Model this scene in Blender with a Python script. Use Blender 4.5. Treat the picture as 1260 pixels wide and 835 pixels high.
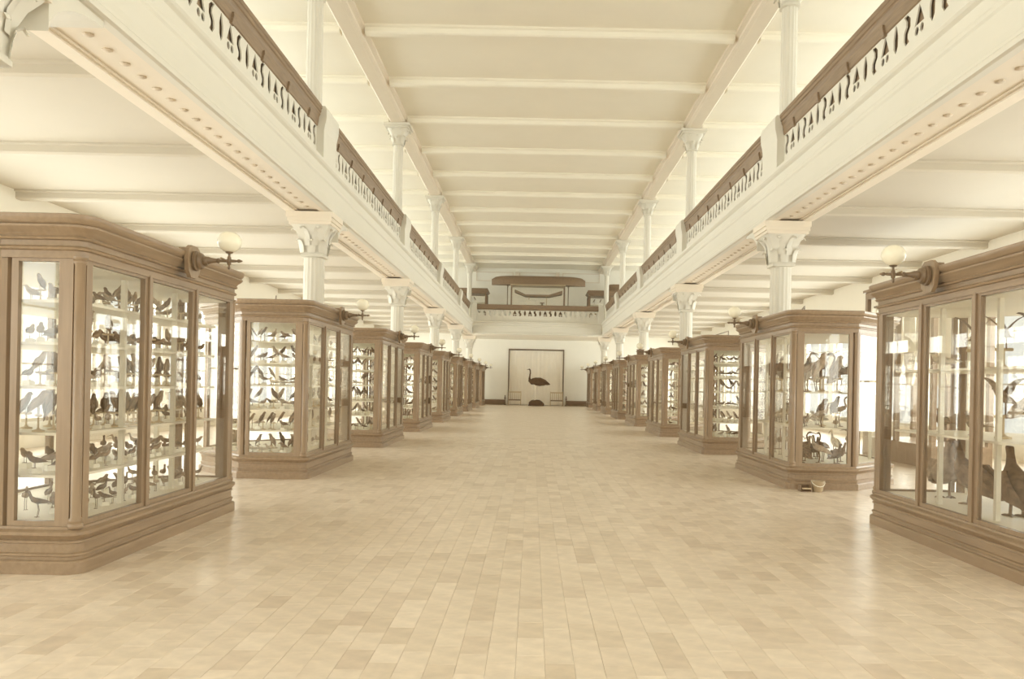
import bpy, bmesh, math, random
from mathutils import Vector, Matrix
random.seed(7)
# ---------------------------------------------------------------- units: 1 = eye height, scaled to metres by U
U = 1.45
R = math.radians
scn = bpy.context.scene
for o in list(bpy.data.objects): bpy.data.objects.remove(o)
COL = scn.collection
# ---------------------------------------------------------------- camera
cam = bpy.data.cameras.new('camera'); co = bpy.data.objects.new('camera', cam); COL.objects.link(co)
cam.sensor_fit = 'HORIZONTAL'; cam.sensor_width = 36; cam.lens = 1000/1260*36
cam.shift_x = -25/1260; cam.shift_y = 55.5/1260; cam.clip_end = 300
a = R(1.15)
rt = Vector((math.cos(a), 0, math.sin(a))); up = Vector((-math.sin(a), 0, math.cos(a))); bk = Vector((0, -1, 0))
co.matrix_world = Matrix(((rt.x, up.x, bk.x, -.17*U), (rt.y, up.y, bk.y, 0), (rt.z, up.z, bk.z, U), (0, 0, 0, 1)))
scn.camera = co
# ---------------------------------------------------------------- world and daylight
w = bpy.data.worlds.new('world'); scn.world = w; w.use_nodes = True
bg = w.node_tree.nodes['Background']; bg.inputs[0].default_value = (.955, 1.01, .965, 1); bg.inputs[1].default_value = 1.0
scn.view_settings.view_transform = 'Standard'; scn.view_settings.look = 'None'
scn.view_settings.gamma = 1; scn.view_settings.use_curve_mapping = False
scn.view_settings.exposure = 0.03
scn.cycles.max_bounces = 16; scn.cycles.diffuse_bounces = 7; scn.cycles.transparent_max_bounces = 32
scn.cycles.caustics_reflective = False; scn.cycles.caustics_refractive = False
WIN_Y = [10.73+1.1+2.2*n for n in range(-7, 13)]      # window axes along the side walls
WALL_X, Y0, Y1, CEIL = 7.0, -6.0, 39.6, 6.64
WIN_LOW, WIN_UP, WIN_W = (.35, 2.75), (4.0, 6.4), 1.9  # upper row is unseen, put in to light the nave ceiling
L_LOW, L_UP, L_END = 6.2, 4.1, 1.7                    # sky brightness at each window row; the end row is added frontal fill
SKY = (.955, 1.01, .965)
def daylight(name, loc, rot, sx, sy, lum):
    e = lum*math.pi*sx*sy*U*U
    l = bpy.data.lights.new(name, 'AREA'); l.shape = 'RECTANGLE'; l.size = sx*U; l.size_y = sy*U
    l.energy = e; l.color = SKY
    o = bpy.data.objects.new(name, l); COL.objects.link(o); o.location = Vector(loc)*U; o.rotation_euler = rot
for s in (-1, 1):
    for y in WIN_Y:
        for (z0, z1), e in ((WIN_LOW, L_LOW), (WIN_UP, L_UP)):  # upper lamps added with their unseen windows to brighten the ceiling
            daylight('window_daylight', (s*(WALL_X+.25), y, (z0+z1)/2), (R(90), 0, R(90)*s), WIN_W, z1-z0, e)
END_X = (-4.6, 0, 4.6)
for x in END_X:
    for (z0, z1) in (WIN_LOW, WIN_UP):  # lamps added behind the camera as frontal fill
        daylight('end_fill_light', (x, Y0-.25, (z0+z1)/2), (R(90), 0, 0), 4.2, z1-z0, L_END)

# ---------------------------------------------------------------- materials
def new_mat(name):
    m = bpy.data.materials.new(name); m.use_nodes = True
    return m, m.node_tree.nodes, m.node_tree.links, m.node_tree.nodes['Principled BSDF']
def paint(name, c, rough=.6, var=.05, scale=3, spec=.3):
    m, N, L, b = new_mat(name)
    t = N.new('ShaderNodeTexNoise'); t.inputs['Scale'].default_value = scale; t.inputs['Detail'].default_value = 5
    tc = N.new('ShaderNodeTexCoord'); L.new(tc.outputs['Object'], t.inputs['Vector'])
    r = N.new('ShaderNodeMapRange'); r.inputs['To Min'].default_value = 1-var; r.inputs['To Max'].default_value = 1+var
    L.new(t.outputs['Fac'], r.inputs['Value'])
    mx = N.new('ShaderNodeMix'); mx.data_type = 'RGBA'; mx.blend_type = 'MULTIPLY'; mx.inputs[0].default_value = 1
    mx.inputs[6].default_value = (*c, 1); L.new(r.outputs[0], mx.inputs[7]); L.new(mx.outputs[2], b.inputs['Base Color'])
    b.inputs['Roughness'].default_value = rough; b.inputs['Specular IOR Level'].default_value = spec
    return m
def wood(name, c1, c2, rough=.35, axis=2, scale=6):
    m, N, L, b = new_mat(name)
    tc = N.new('ShaderNodeTexCoord'); mp = N.new('ShaderNodeMapping')
    sc = [scale*4]*3; sc[axis] = scale*.35; mp.inputs['Scale'].default_value = sc
    t = N.new('ShaderNodeTexNoise'); t.inputs['Scale'].default_value = 1; t.inputs['Detail'].default_value = 6; t.inputs['Distortion'].default_value = .4
    L.new(tc.outputs['Object'], mp.inputs['Vector']); L.new(mp.outputs[0], t.inputs['Vector'])
    r = N.new('ShaderNodeValToRGB'); r.color_ramp.elements[0].position = .3; r.color_ramp.elements[1].position = .7
    r.color_ramp.elements[0].color = (*c1, 1); r.color_ramp.elements[1].color = (*c2, 1)
    L.new(t.outputs['Fac'], r.inputs['Fac']); L.new(r.outputs[0], b.inputs['Base Color'])
    b.inputs['Roughness'].default_value = rough; b.inputs['Specular IOR Level'].default_value = .5
    return m
def glass_mat():
    m, N, L, b = new_mat('case_glass'); N.remove(b)
    tr = N.new('ShaderNodeBsdfTransparent'); tr.inputs[0].default_value = (.985, .98, .97, 1)
    gl = N.new('ShaderNodeBsdfGlossy'); gl.inputs['Roughness'].default_value = .02; gl.inputs[0].default_value = (1, .98, .94, 1)
    lw = N.new('ShaderNodeLayerWeight'); pw = N.new('ShaderNodeMath'); pw.operation = 'POWER'; pw.inputs[1].default_value = 5; L.new(lw.outputs['Facing'], pw.inputs[0])
    f = N.new('ShaderNodeMapRange'); f.inputs['To Min'].default_value = .035; f.inputs['To Max'].default_value = .8; L.new(pw.outputs[0], f.inputs['Value'])
    mx = N.new('ShaderNodeMixShader'); L.new(f.outputs[0], mx.inputs[0]); L.new(tr.outputs[0], mx.inputs[1]); L.new(gl.outputs[0], mx.inputs[2])
    L.new(mx.outputs[0], N['Material Output'].inputs[0]); return m
def tone_mat(name, rough=.8, mott=.3, nscale=16):
    m = random_mat(name, [(1, 1, 1), (1, 1, 1)], False, rough, mott, .1, nscale)
    N, L = m.node_tree.nodes, m.node_tree.links; oi = N.new('ShaderNodeObjectInfo')
    mx = [n for n in N if n.bl_idname == 'ShaderNodeMix'][0]; L.new(oi.outputs['Color'], mx.inputs[6]); return m
def random_mat(name, cols, island=False, rough=.5, mott=.0, spec=.3, nscale=40, coat=0):
    m, N, L, b = new_mat(name)
    if island: src = N.new('ShaderNodeNewGeometry').outputs['Random Per Island']
    else: src = N.new('ShaderNodeObjectInfo').outputs['Random']
    r = N.new('ShaderNodeValToRGB'); n = len(cols)
    while len(r.color_ramp.elements) < n: r.color_ramp.elements.new(.5)
    for i, c in enumerate(cols):
        r.color_ramp.elements[i].position = i/(n-1); r.color_ramp.elements[i].color = (*c, 1)
    L.new(src, r.inputs['Fac'])
    tc = N.new('ShaderNodeTexCoord'); t = N.new('ShaderNodeTexNoise'); t.inputs['Scale'].default_value = nscale; t.inputs['Detail'].default_value = 4
    L.new(tc.outputs['Object'], t.inputs['Vector'])
    mr = N.new('ShaderNodeMapRange'); mr.inputs['From Min'].default_value = .3; mr.inputs['From Max'].default_value = .7
    mr.inputs['To Min'].default_value = 1-mott; mr.inputs['To Max'].default_value = 1+mott; L.new(t.outputs['Fac'], mr.inputs['Value'])
    mx = N.new('ShaderNodeMix'); mx.data_type = 'RGBA'; mx.blend_type = 'MULTIPLY'; mx.inputs[0].default_value = 1
    L.new(r.outputs[0], mx.inputs[6]); L.new(mr.outputs[0], mx.inputs[7]); L.new(mx.outputs[2], b.inputs['Base Color'])
    b.inputs['Roughness'].default_value = rough; b.inputs['Specular IOR Level'].default_value = spec
    b.inputs['Coat Weight'].default_value = coat; b.inputs['Coat Roughness'].default_value = .26
    return m
FL = [(.68, .575, .455), (.75, .645, .525), (.81, .705, .585), (.76, .655, .535), (.85, .745, .625), (.65, .54, .425)]
M = {}
M['white'] = paint('white_paint', (.70, .665, .58), .55, .02)
M['wall'] = paint('wall_distemper', (.90, .875, .79), .6, .02)
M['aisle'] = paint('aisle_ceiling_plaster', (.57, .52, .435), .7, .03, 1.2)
M['plaster'] = paint('ceiling_plaster', (.92, .88, .775), .7, .03, 1.2)
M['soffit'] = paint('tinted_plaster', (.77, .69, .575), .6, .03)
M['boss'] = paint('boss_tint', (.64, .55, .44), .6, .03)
M['shelf'] = paint('white_shelf_paint', (.88, .84, .72), .5, .02)
M['wood'] = wood('case_mahogany', (.275, .192, .12), (.345, .245, .157), .32)
M['woodh'] = wood('case_mahogany_horizontal', (.275, .192, .12), (.345, .245, .157), .32, 1)
M['rail'] = wood('rail_oak', (.205, .138, .083), (.285, .198, .122), .5, 1)
M['dark'] = wood('dark_stained_wood', (.19, .125, .073), (.27, .18, .108), .45, 0)
M['iron'] = paint('bronzed_iron', (.2, .135, .08), .35, .1, 20, .6)
M['brass'] = paint('aged_brass', (.36, .25, .12), .3, .1, 20, .6)
M['globe'] = paint('opal_glass', (.92, .87, .72), .2, .01)
M['glass'] = glass_mat()
M['block'] = random_mat('floor_block_wood', FL, False, .3, .10, .5, 9, .2)
M['blocks'] = random_mat('floor_blocks_wood', FL, True, .3, .10, .5, 9, .2)
M['feather'] = tone_mat('plumage')
M['feather_dark'] = M['feather']
M['feather_pale'] = M['feather']
TONES = {'dark': (.23, .16, .105), 'brown': (.33, .245, .17), 'buff': (.47, .375, .28), 'pale': (.66, .58, .46)}
M['horn'] = paint('beak_and_leg_horn', (.22, .14, .075), .5, .1, 20)
M['rock'] = paint('dark_rockwork', (.13, .08, .045), .8, .4, 6)
M['straw'] = paint('pale_varnished_wood', (.62, .50, .33), .4, .08, 8)
M['cloth'] = paint('pale_drapery', (.90, .84, .73), .8, .03)
M['tin'] = paint('dull_tinplate', (.42, .32, .20), .35, .1, 9, .6)
def floor_far():
    m, N, L, b = new_mat('floor_far_blocks')
    tc = N.new('ShaderNodeTexCoord'); mp = N.new('ShaderNodeMapping'); mp.inputs['Rotation'].default_value = (0, 0, R(90))
    br = N.new('ShaderNodeTexBrick'); br.inputs['Scale'].default_value = 1; br.inputs['Brick Width'].default_value = .2*U; br.inputs['Row Height'].default_value = .1*U
    br.inputs['Mortar Size'].default_value = .002; br.inputs['Color1'].default_value = (.71, .605, .485, 1); br.inputs['Color2'].default_value = (.80, .695, .575, 1)
    br.inputs['Mortar'].default_value = (.68, .575, .455, 1)
    L.new(tc.outputs['Object'], mp.inputs[0]); L.new(mp.outputs[0], br.inputs['Vector']); L.new(br.outputs['Color'], b.inputs['Base Color'])
    b.inputs['Roughness'].default_value = .3; b.inputs['Coat Weight'].default_value = .2; b.inputs['Coat Roughness'].default_value = .26; return m
M['floor'] = floor_far()

# ---------------------------------------------------------------- mesh helpers (all input in eye-height units)
class MB:
    def __init__(s): s.v = []; s.f = []; s.m = []
    def add(s, vs, fs, mi=0):
        k = len(s.v); s.v += [tuple(p) for p in vs]; s.f += [tuple(i+k for i in f) for f in fs]; s.m += [mi]*len(fs); return s
    def box(s, x0, x1, y0, y1, z0, z1, mi=0):
        x0, x1 = sorted((x0, x1)); y0, y1 = sorted((y0, y1)); z0, z1 = sorted((z0, z1))
        vs = [(x, y, z) for z in (z0, z1) for y in (y0, y1) for x in (x0, x1)]
        return s.add(vs, [(0, 2, 3, 1), (4, 5, 7, 6), (0, 1, 5, 4), (2, 6, 7, 3), (0, 4, 6, 2), (1, 3, 7, 5)], mi)
    def obox(s, a, b, wid, z0, z1, off=0, mi=0):          # box along plan segment a-b, thickness wid, pushed by off to its left
        a = Vector(a); b = Vector(b); t = (b-a).normalized(); n = Vector((-t.y, t.x)); a = a+n*off; b = b+n*off; n = n*wid/2
        q = [a+n, a-n, b-n, b+n]
        vs = [(p.x, p.y, z) for z in (z0, z1) for p in q]
        return s.add(vs, [(0, 1, 2, 3), (7, 6, 5, 4), (0, 4, 5, 1), (1, 5, 6, 2), (2, 6, 7, 3), (3, 7, 4, 0)], mi)
    def lathe(s, prof, c=(0, 0, 0), n=16, axis='z', flute=0, mi=0, sq=None):
        vs = []; fs = []
        for (r, h) in prof:
            for i in range(n):
                t = 2*math.pi*i/n; rr = r*(1-flute*(i % 2)); ca, sa = math.cos(t), math.sin(t)
                if sq: k = max(abs(ca), abs(sa)); e = sq; ca, sa = ca*((1-e)+e/k), sa*((1-e)+e/k)
                p = (rr*ca, rr*sa, h)
                if axis == 'x': p = (h, rr*ca, rr*sa)
                elif axis == 'y': p = (rr*sa, h, rr*ca)
                vs.append((p[0]+c[0], p[1]+c[1], p[2]+c[2]))
        for j in range(len(prof)-1):
            for i in range(n):
                fs.append((j*n+i, j*n+(i+1) % n, (j+1)*n+(i+1) % n, (j+1)*n+i))
        fs.append(tuple(reversed(range(n)))); fs.append(tuple((len(prof)-1)*n+i for i in range(n)))
        return s.add(vs, fs, mi)
    def loft(s, sp, rd, n=8, mi=0):                        # sp: spine in the XZ plane (x, y, z); rd: (half width, half height)
        vs = []; fs = []; k = len(sp)
        for j in range(k):
            a_ = Vector(sp[max(j-1, 0)]); b_ = Vector(sp[min(j+1, k-1)]); t = (b_-a_); t.normalize()
            side = Vector((0, 1, 0)); side = (side - t*side.dot(t)).normalized() if abs(t.y) < .98 else Vector((1, 0, 0))
            u = t.cross(side)*-1
            for i in range(n):
                th = 2*math.pi*i/n
                vs.append(tuple(Vector(sp[j])+side*rd[j][0]*math.cos(th)+u*rd[j][1]*math.sin(th)))
        for j in range(k-1):
            for i in range(n): fs.append((j*n+i, j*n+(i+1) % n, (j+1)*n+(i+1) % n, (j+1)*n+i))
        fs.append(tuple(reversed(range(n)))); fs.append(tuple((k-1)*n+i for i in range(n)))
        return s.add(vs, fs, mi)
    def tube(s, pts, r, n=6, mi=0): return s.loft(pts, [(r, r)]*len(pts), n, mi)
    def prism(s, prof, y0, y1, axis='y', mi=0):            # closed profile in the plane across the axis
        n = len(prof)
        f = (lambda p, h: (p[0], h, p[1])) if axis == 'y' else (lambda p, h: (h, p[0], p[1]))
        vs = [f(p, y0) for p in prof]+[f(p, y1) for p in prof]
        fs = [(i, (i+1) % n, n+(i+1) % n, n+i) for i in range(n)]+[tuple(reversed(range(n))), tuple(range(n, 2*n))]
        return s.add(vs, fs, mi)
    def sweep(s, poly, prof, mi=0):                        # poly closed plan; prof list of (offset, z)
        n = len(poly); k = len(prof); vs = []; fs = []
        for (o, z) in prof:
            for p in offset_poly(poly, o): vs.append((p[0], p[1], z))
        for j in range(k-1):
            for i in range(n): fs.append((j*n+i, j*n+(i+1) % n, (j+1)*n+(i+1) % n, (j+1)*n+i))
        fs.append(tuple(reversed(range(n)))); fs.append(tuple((k-1)*n+i for i in range(n)))
        return s.add(vs, fs, mi)
    def mesh(s, name, mats, smooth=False):
        me = bpy.data.meshes.new(name); me.from_pydata([(x*U, y*U, z*U) for x, y, z in s.v], [], s.f)
        for m in (mats if isinstance(mats, (list, tuple)) else [mats]): me.materials.append(m)
        me.polygons.foreach_set('material_index', s.m)
        bm = bmesh.new(); bm.from_mesh(me); bmesh.ops.recalc_face_normals(bm, faces=bm.faces); bm.to_mesh(me); bm.free()
        if smooth: me.shade_smooth()
        return me
    def obj(s, name, mats, parent=None, loc=None, smooth=False):
        return link(name, s.mesh(name, mats, smooth), parent, loc)
def offset_poly(poly, o):
    n = len(poly); out = []
    area = sum(poly[i][0]*poly[(i+1) % n][1]-poly[(i+1) % n][0]*poly[i][1] for i in range(n)); sg = 1 if area > 0 else -1
    for i in range(n):
        p0, p, p1 = Vector(poly[i-1]), Vector(poly[i]), Vector(poly[(i+1) % n])
        d0 = (p-p0).normalized(); d1 = (p1-p).normalized()
        n0 = Vector((d0.y, -d0.x))*sg; n1 = Vector((d1.y, -d1.x))*sg; b = n0+n1
        out.append(tuple(p+b*(o/max(.3, 1+n0.dot(n1)))))
    return out
def link(name, data, parent=None, loc=None):
    o = bpy.data.objects.new(name, data); COL.objects.link(o)
    if parent: o.parent = parent
    if loc: o.location = Vector(loc)*U
    return o
def tag(o, label, cat=None, group=None, kind=None):
    if label: o['label'] = label
    if cat: o['category'] = cat
    if group: o['group'] = group
    if kind: o['kind'] = kind
    return o
def empty(name, loc, rz=0):
    o = link(name, None, None, loc); o.rotation_euler.z = rz; o.empty_display_size = .1; return o
def smooth_some(me, ang=40):
    me.shade_smooth()
    bm = bmesh.new(); bm.from_mesh(me)
    for e in bm.edges: e.smooth = len(e.link_faces) == 2 and e.calc_face_angle(0) < R(ang)
    bm.to_mesh(me); bm.free(); return me
ORD = ['zeroth', 'first', 'second', 'third', 'fourth', 'fifth', 'sixth', 'seventh', 'eighth', 'ninth', 'tenth']
ROW = {1: 'bucket side', -1: 'side facing the bucket'}
RW = {1: 'bucket row', -1: 'row opposite bucket'}

# ================================================================ SETTING
# floor: slab, with the wooden blocks as pieces of their own in front
BW, BL, NEAR_Y = .105, .21, 15.0
fl = MB(); fl.box(-WALL_X-.3, WALL_X+.3, NEAR_Y, Y1+.6, -.3, 0); fl.box(-WALL_X-.3, WALL_X+.3, Y0-.3, NEAR_Y, -.3, -.012)
floor = fl.obj('floor', M['floor']); tag(floor, 'polished floor of small wooden blocks in mixed brown tones', None, None, 'structure')
def block_shape(mb, x0, x1, y0, y1, z):
    e = .0009
    q = [(x0, y0), (x1, y0), (x1, y1), (x0, y1)]; qi = [(x0+e, y0+e), (x1-e, y0+e), (x1-e, y1-e), (x0+e, y1-e)]
    mb.add([(p[0], p[1], -.012) for p in q]+[(p[0], p[1], z-e) for p in q]+[(p[0], p[1], z) for p in qi],
           [(0, 1, 5, 4), (1, 2, 6, 5), (2, 3, 7, 6), (3, 0, 4, 7), (4, 5, 9, 8), (5, 6, 10, 9), (6, 7, 11, 10), (7, 4, 8, 11), (8, 9, 10, 11)])
cells = []
for i in range(-46, 47):
    x0 = i*BW; sh = (i % 2)*BL/2 + ((i*37) % 5)*.01
    y = -1.0 + sh
    while y < NEAR_Y-BL: cells.append((x0, y)); y += BL
def seen(c):
    y = c[1]; x = c[0]+.17
    if y < 2.72: return None
    px = 655+1000*x/y
    return (abs(px-640) < 560) and y or None
vis = sorted([c for c in cells if seen(c)], key=lambda c: math.hypot(c[0]+.17, c[1]))
near = set(vis[:300])
bm_ = MB(); block_shape(bm_, .0003, BW-.0003, .0003, BL-.0003, 0); bmesh_block = bm_.mesh('floor_block', M['block'])
g = .0003
rest = MB()
for c in cells:
    if c in near:
        o = link('floor_block', bmesh_block, floor, (c[0], c[1], random.uniform(-.0007, .0003)))
    else: block_shape(rest, c[0]+g, c[0]+BW-g, c[1]+g, c[1]+BL-g, random.uniform(-.0007, .0003))
ro = rest.obj('floor_blocks', M['blocks'], floor); tag(ro, None, None, None, 'stuff')
sidef = MB(); XE = 46*BW
for s in (-1, 1): sidef.box(s*XE + (BW if s > 0 else 0), s*(WALL_X+.3), Y0-.3, NEAR_Y, -.011, 0)
sidef.box(-XE, XE+BW, Y0-.3, -1.0, -.011, 0); sidef.box(-XE, XE+BW, NEAR_Y-BL, NEAR_Y, -.011, -.002)
sidef.obj('floor_margin', M['floor'], floor)

# outer walls with their windows; upper and end ones added for light
wn = 0
def window(x, y, zr, wd, along, s):
    global wn
    wn += 1
    z0, z1 = zr; m = MB(); h = wd/2; t = .05
    def bx(a0, a1, zz0, zz1, d0=-.03, d1=.03):
        if along == 'y': m.box(d0, d1, a0, a1, zz0, zz1)
        else: m.box(a0, a1, d0, d1, zz0, zz1)
    bx(-h, -h+t, 0, z1-z0); bx(h-t, h, 0, z1-z0); bx(-h+t, h-t, 0, t); bx(-h+t, h-t, z1-z0-t, z1-z0)
    bx(-.015, .015, t, z1-z0-t, -.02, .02)
    for k in (1, 2): bx(-h+t, -.015, (z1-z0)*k/3-.012, (z1-z0)*k/3+.012, -.02, .02); bx(.015, h-t, (z1-z0)*k/3-.012, (z1-z0)*k/3+.012, -.02, .02)
    o = m.obj('window_%d' % wn, M['white'], None, (x, y, z0)); tag(o, 'white painted sash window in the plastered outer wall', None, 'windows of the outer walls', 'structure')
    p = MB()
    if along == 'y': p.box(-.004, .004, -h+t, h-t, t, z1-z0-t)
    else: p.box(-h+t, h-t, -.004, .004, t, z1-z0-t)
    p.obj('pane', M['glass'], o)
for s, nm in ((-1, 'left'), (1, 'right')):
    m = MB(); xa, xb = s*WALL_X, s*(WALL_X+.2)
    for z0, z1 in ((0, WIN_LOW[0]), (WIN_LOW[1], WIN_UP[0]), (WIN_UP[1], CEIL+.1)): m.box(xa, xb, Y0-.2, Y1+.2, z0, z1)
    edges = [Y0-.2]+[v for y in WIN_Y for v in (y-WIN_W/2, y+WIN_W/2)]+[Y1+.2]
    for i in range(0, len(edges), 2):
        for z0, z1 in (WIN_LOW, WIN_UP): m.box(xa, xb, edges[i], edges[i+1], z0, z1)
    tag(m.obj('wall_'+nm, M['wall']), 'white plastered outer wall with tall windows on the '+ROW[s], None, None, 'structure')
    for y in WIN_Y:
        for zr in (WIN_LOW, WIN_UP): window(s*(WALL_X+.1), y, zr, WIN_W, 'y', s)
m = MB(); ed = [-WALL_X]+[v for x in END_X for v in (x-2.1, x+2.1)]+[WALL_X]
for z0, z1 in ((0, WIN_LOW[0]), (WIN_LOW[1], WIN_UP[0]), (WIN_UP[1], CEIL+.1)): m.box(-WALL_X, WALL_X, Y0-.2, Y0, z0, z1)
for i in range(0, len(ed), 2):
    for z0, z1 in (WIN_LOW, WIN_UP): m.box(ed[i], ed[i+1], Y0-.2, Y0, z0, z1)
tag(m.obj('wall_front', M['wall']), 'white entrance end wall with tall windows added for fill light', None, None, 'structure')
for x in END_X:
    for zr in (WIN_LOW, WIN_UP): window(x, Y0-.1, zr, 4.2, 'x', 1)  # unseen windows, put in for the fill lamps behind them
# end wall with the recess behind the ostrich
RX, RZ = 1.32, 2.68
m = MB(); m.box(-WALL_X, -RX, Y1, Y1+.2, 0, CEIL+.1); m.box(RX, WALL_X, Y1, Y1+.2, 0, CEIL+.1); m.box(-RX, RX, Y1, Y1+.2, RZ, CEIL+.1); m.box(-RX-.1, RX+.1, Y1+.5, Y1+.6, 0, RZ+.2)
m.box(-RX-.1, -RX, Y1+.2, Y1+.5, 0, RZ+.2); m.box(RX, RX+.1, Y1+.2, Y1+.5, 0, RZ+.2); m.box(-RX, RX, Y1+.2, Y1+.5, RZ, RZ+.2)
wb = tag(m.obj('wall_back', M['wall']), 'plain white end wall behind the ostrich', None, None, 'structure')
m = MB()
for k in range(3):
    xa = -3.0+k*2.1
    m.box(xa, xa+1.8, Y1-.03, Y1, 6.0, 6.03); m.box(xa, xa+1.8, Y1-.03, Y1, 6.42, 6.45); m.box(xa, xa+.03, Y1-.03, Y1, 6.03, 6.42); m.box(xa+1.77, xa+1.8, Y1-.03, Y1, 6.03, 6.42)
m.obj('panel_moulding', M['soffit'], wb)
for x in (-1.0, .95):
    m = MB(); m.prism([(Y1, 5.95), (Y1-.12, 6.0), (Y1-.16, 6.25), (Y1-.3, 6.45), (Y1, 6.45)], x-.09, x+.09, 'x'); m.obj('corbel', M['soffit'], wb)
m = MB(); t = .035
m.box(-RX-t, -RX+.005, Y1-.04, Y1, 0, RZ); m.box(RX-.005, RX+t, Y1-.04, Y1, 0, RZ); m.box(-RX-t, RX+t, Y1-.045, Y1, RZ, RZ+t*1.3)
tag(m.obj('trim_1', M['iron']), 'thin dark frame around the recess behind the ostrich', None, None, 'structure')
for s, nm in ((-1, 'back'), (1, 'back_right')):
    m = MB(); m.prism([(Y1, 0), (Y1-.1, 0), (Y1-.1, .21), (Y1-.085, .235), (Y1-.05, .25), (Y1, .25)], s*(RX+.14), s*4.2, 'x')
    tag(m.obj('baseboard_'+nm, M['dark']), 'dark high skirting at the foot of the end wall, '+ROW[s], None, None, 'structure')

# nave ceiling with beams
m = MB(); m.box(-WALL_X-.2, WALL_X+.2, Y0-.2, Y1+.2, CEIL, CEIL+.2)
ceil = tag(m.obj('ceiling', M['plaster']), 'pale flat plaster ceiling crossed by shallow beams', None, None, 'structure')
COLX = 3.13; BAY = 6.6; COLY = [10.73+BAY*k for k in range(-2, 5)]
bm_ = MB(); prof = [(-.13, CEIL), (-.13, CEIL-.03), (-.09, CEIL-.045), (-.09, CEIL-.115), (-.065, CEIL-.135), (.065, CEIL-.135), (.09, CEIL-.115), (.09, CEIL-.045), (.13, CEIL-.03), (.13, CEIL)]
XL = COLX-.2
bm_.prism([(p[0], p[1]) for p in prof], -XL, XL, 'x'); nave_beam = bm_.mesh('cross_beam', M['plaster'])
bm_ = MB(); bm_.prism([(p[0], p[1]) for p in prof], COLX+.2, WALL_X, 'x'); bmR = bm_.mesh('cross_beam', M['plaster'])
bm_ = MB(); bm_.prism([(p[0], p[1]) for p in prof], -WALL_X, -COLX-.2, 'x'); bmL = bm_.mesh('cross_beam', M['plaster'])
BEAM_Y = [y for y in (10.73+2.2*k for k in range(-7, 13)) if Y0 < y < Y1]
for y in BEAM_Y:
    for me in (nave_beam, bmL, bmR): link('cross_beam', me, ceil, (0, y, 0))
for s in (-1, 1):
    m = MB(); c = s*COLX
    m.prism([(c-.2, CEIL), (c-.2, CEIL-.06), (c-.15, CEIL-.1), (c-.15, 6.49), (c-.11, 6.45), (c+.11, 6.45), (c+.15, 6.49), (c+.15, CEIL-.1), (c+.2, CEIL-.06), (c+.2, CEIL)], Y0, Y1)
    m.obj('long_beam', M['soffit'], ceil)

# ================================================================ COLUMNS
def leaf_ring(mb, r0, r1, z0, z1, n, wd, ph=0, sq=.6):
    for i in range(n):
        t = 2*math.pi*(i+ph)/n; k = max(abs(math.cos(t)), abs(math.sin(t))); q = (1-sq)+sq/k
        d = Vector((math.cos(t), math.sin(t), 0)); sd = Vector((-d.y, d.x, 0)); vs = []; fs = []
        pts = [(r0, z0, 1), (r0+.01, z0+(z1-z0)*.5, 1.15), (r0+(r1-r0)*.45, z0+(z1-z0)*.85, .9), (r1, z1, .5), (r1+.015, z1-.03, .25)]
        for (r, z, w_) in pts:
            for e in (-1, 0, 1):
                p = d*(r*q+(.012 if e == 0 else 0))+sd*wd*w_*e*.5; vs.append((p.x, p.y, z))
        for j in range(len(pts)-1):
            for e in (0, 1): fs.append((j*3+e, j*3+e+1, j*3+3+e+1, j*3+3+e))
        mb.add(vs, fs)
def make_lower(label, loc):
    root = empty('gallery_column', loc); tag(root, label, 'column', 'cast columns under the galleries')
    for nm, me in LOW: link(nm, me, root)
    return root
LOW = []
b = MB(); b.lathe([(.2, 0), (.2, .06), (.17, .08), (.18, .11), (.15, .14), (.14, .16)], n=24); LOW.append(('base', b.mesh('base', M['white'])))
b = MB(); b.lathe([(.138, .16), (.136, 2.6)], n=32, flute=.05); LOW.append(('shaft', b.mesh('shaft', M['white'])))
b = MB(); b.lathe([(.135, 2.6), (.155, 2.61), (.155, 2.64), (.14, 2.655), (.145, 2.72), (.165, 2.82), (.205, 2.92), (.255, 2.99), (.265, 3.01)], n=32, sq=.75)
leaf_ring(b, .145, .2, 2.66, 2.83, 8, .10); leaf_ring(b, .165, .27, 2.75, 2.98, 8, .11, .5); LOW.append(('capital', smooth_some(b.mesh('capital', M['white']), 50)))
b = MB(); b.box(-.27, .27, -.27, .27, 3.01, 3.05); b.box(-.285, .285, -.285, .285, 3.05, 3.10); b.box(-.3, .3, -.29, .29, 3.10, 3.17); LOW.append(('abacus', b.mesh('abacus', M['soffit'])))
for s in (1,):
    b = MB(); pr = [(s*.29, 3.17), (s*.85, 3.17), (s*.85, 3.13)]+[(s*(.29+.56*(1-math.sin(t))), 3.13-.26*(1-math.cos(t))) for t in [i*math.pi/16 for i in range(1, 9)]]
    b.prism(pr, -.24, .24, 'x'); LOW.append(('console', b.mesh('console', M['white'])))
UPP = []
ZD = 3.62
b = MB(); b.box(-.125, .125, -.125, .125, ZD, ZD+.12); b.lathe([(.125, ZD+.12), (.125, ZD+.15), (.118, ZD+.18), (.113, ZD+.2)], n=20); UPP.append(('base', b.mesh('base', M['white'])))
b = MB(); b.lathe([(.112, ZD+.2), (.104, 6.02)], n=28, flute=.07); UPP.append(('shaft', b.mesh('shaft', M['white'])))
b = MB(); b.lathe([(.104, 6.02), (.125, 6.03), (.125, 6.05), (.108, 6.06), (.115, 6.13), (.15, 6.24), (.215, 6.34), (.225, 6.36)], n=28, sq=.6)
leaf_ring(b, .11, .17, 6.07, 6.2, 8, .08); leaf_ring(b, .125, .225, 6.15, 6.33, 8, .09, .5); UPP.append(('capital', smooth_some(b.mesh('capital', M['white']), 50)))
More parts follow.
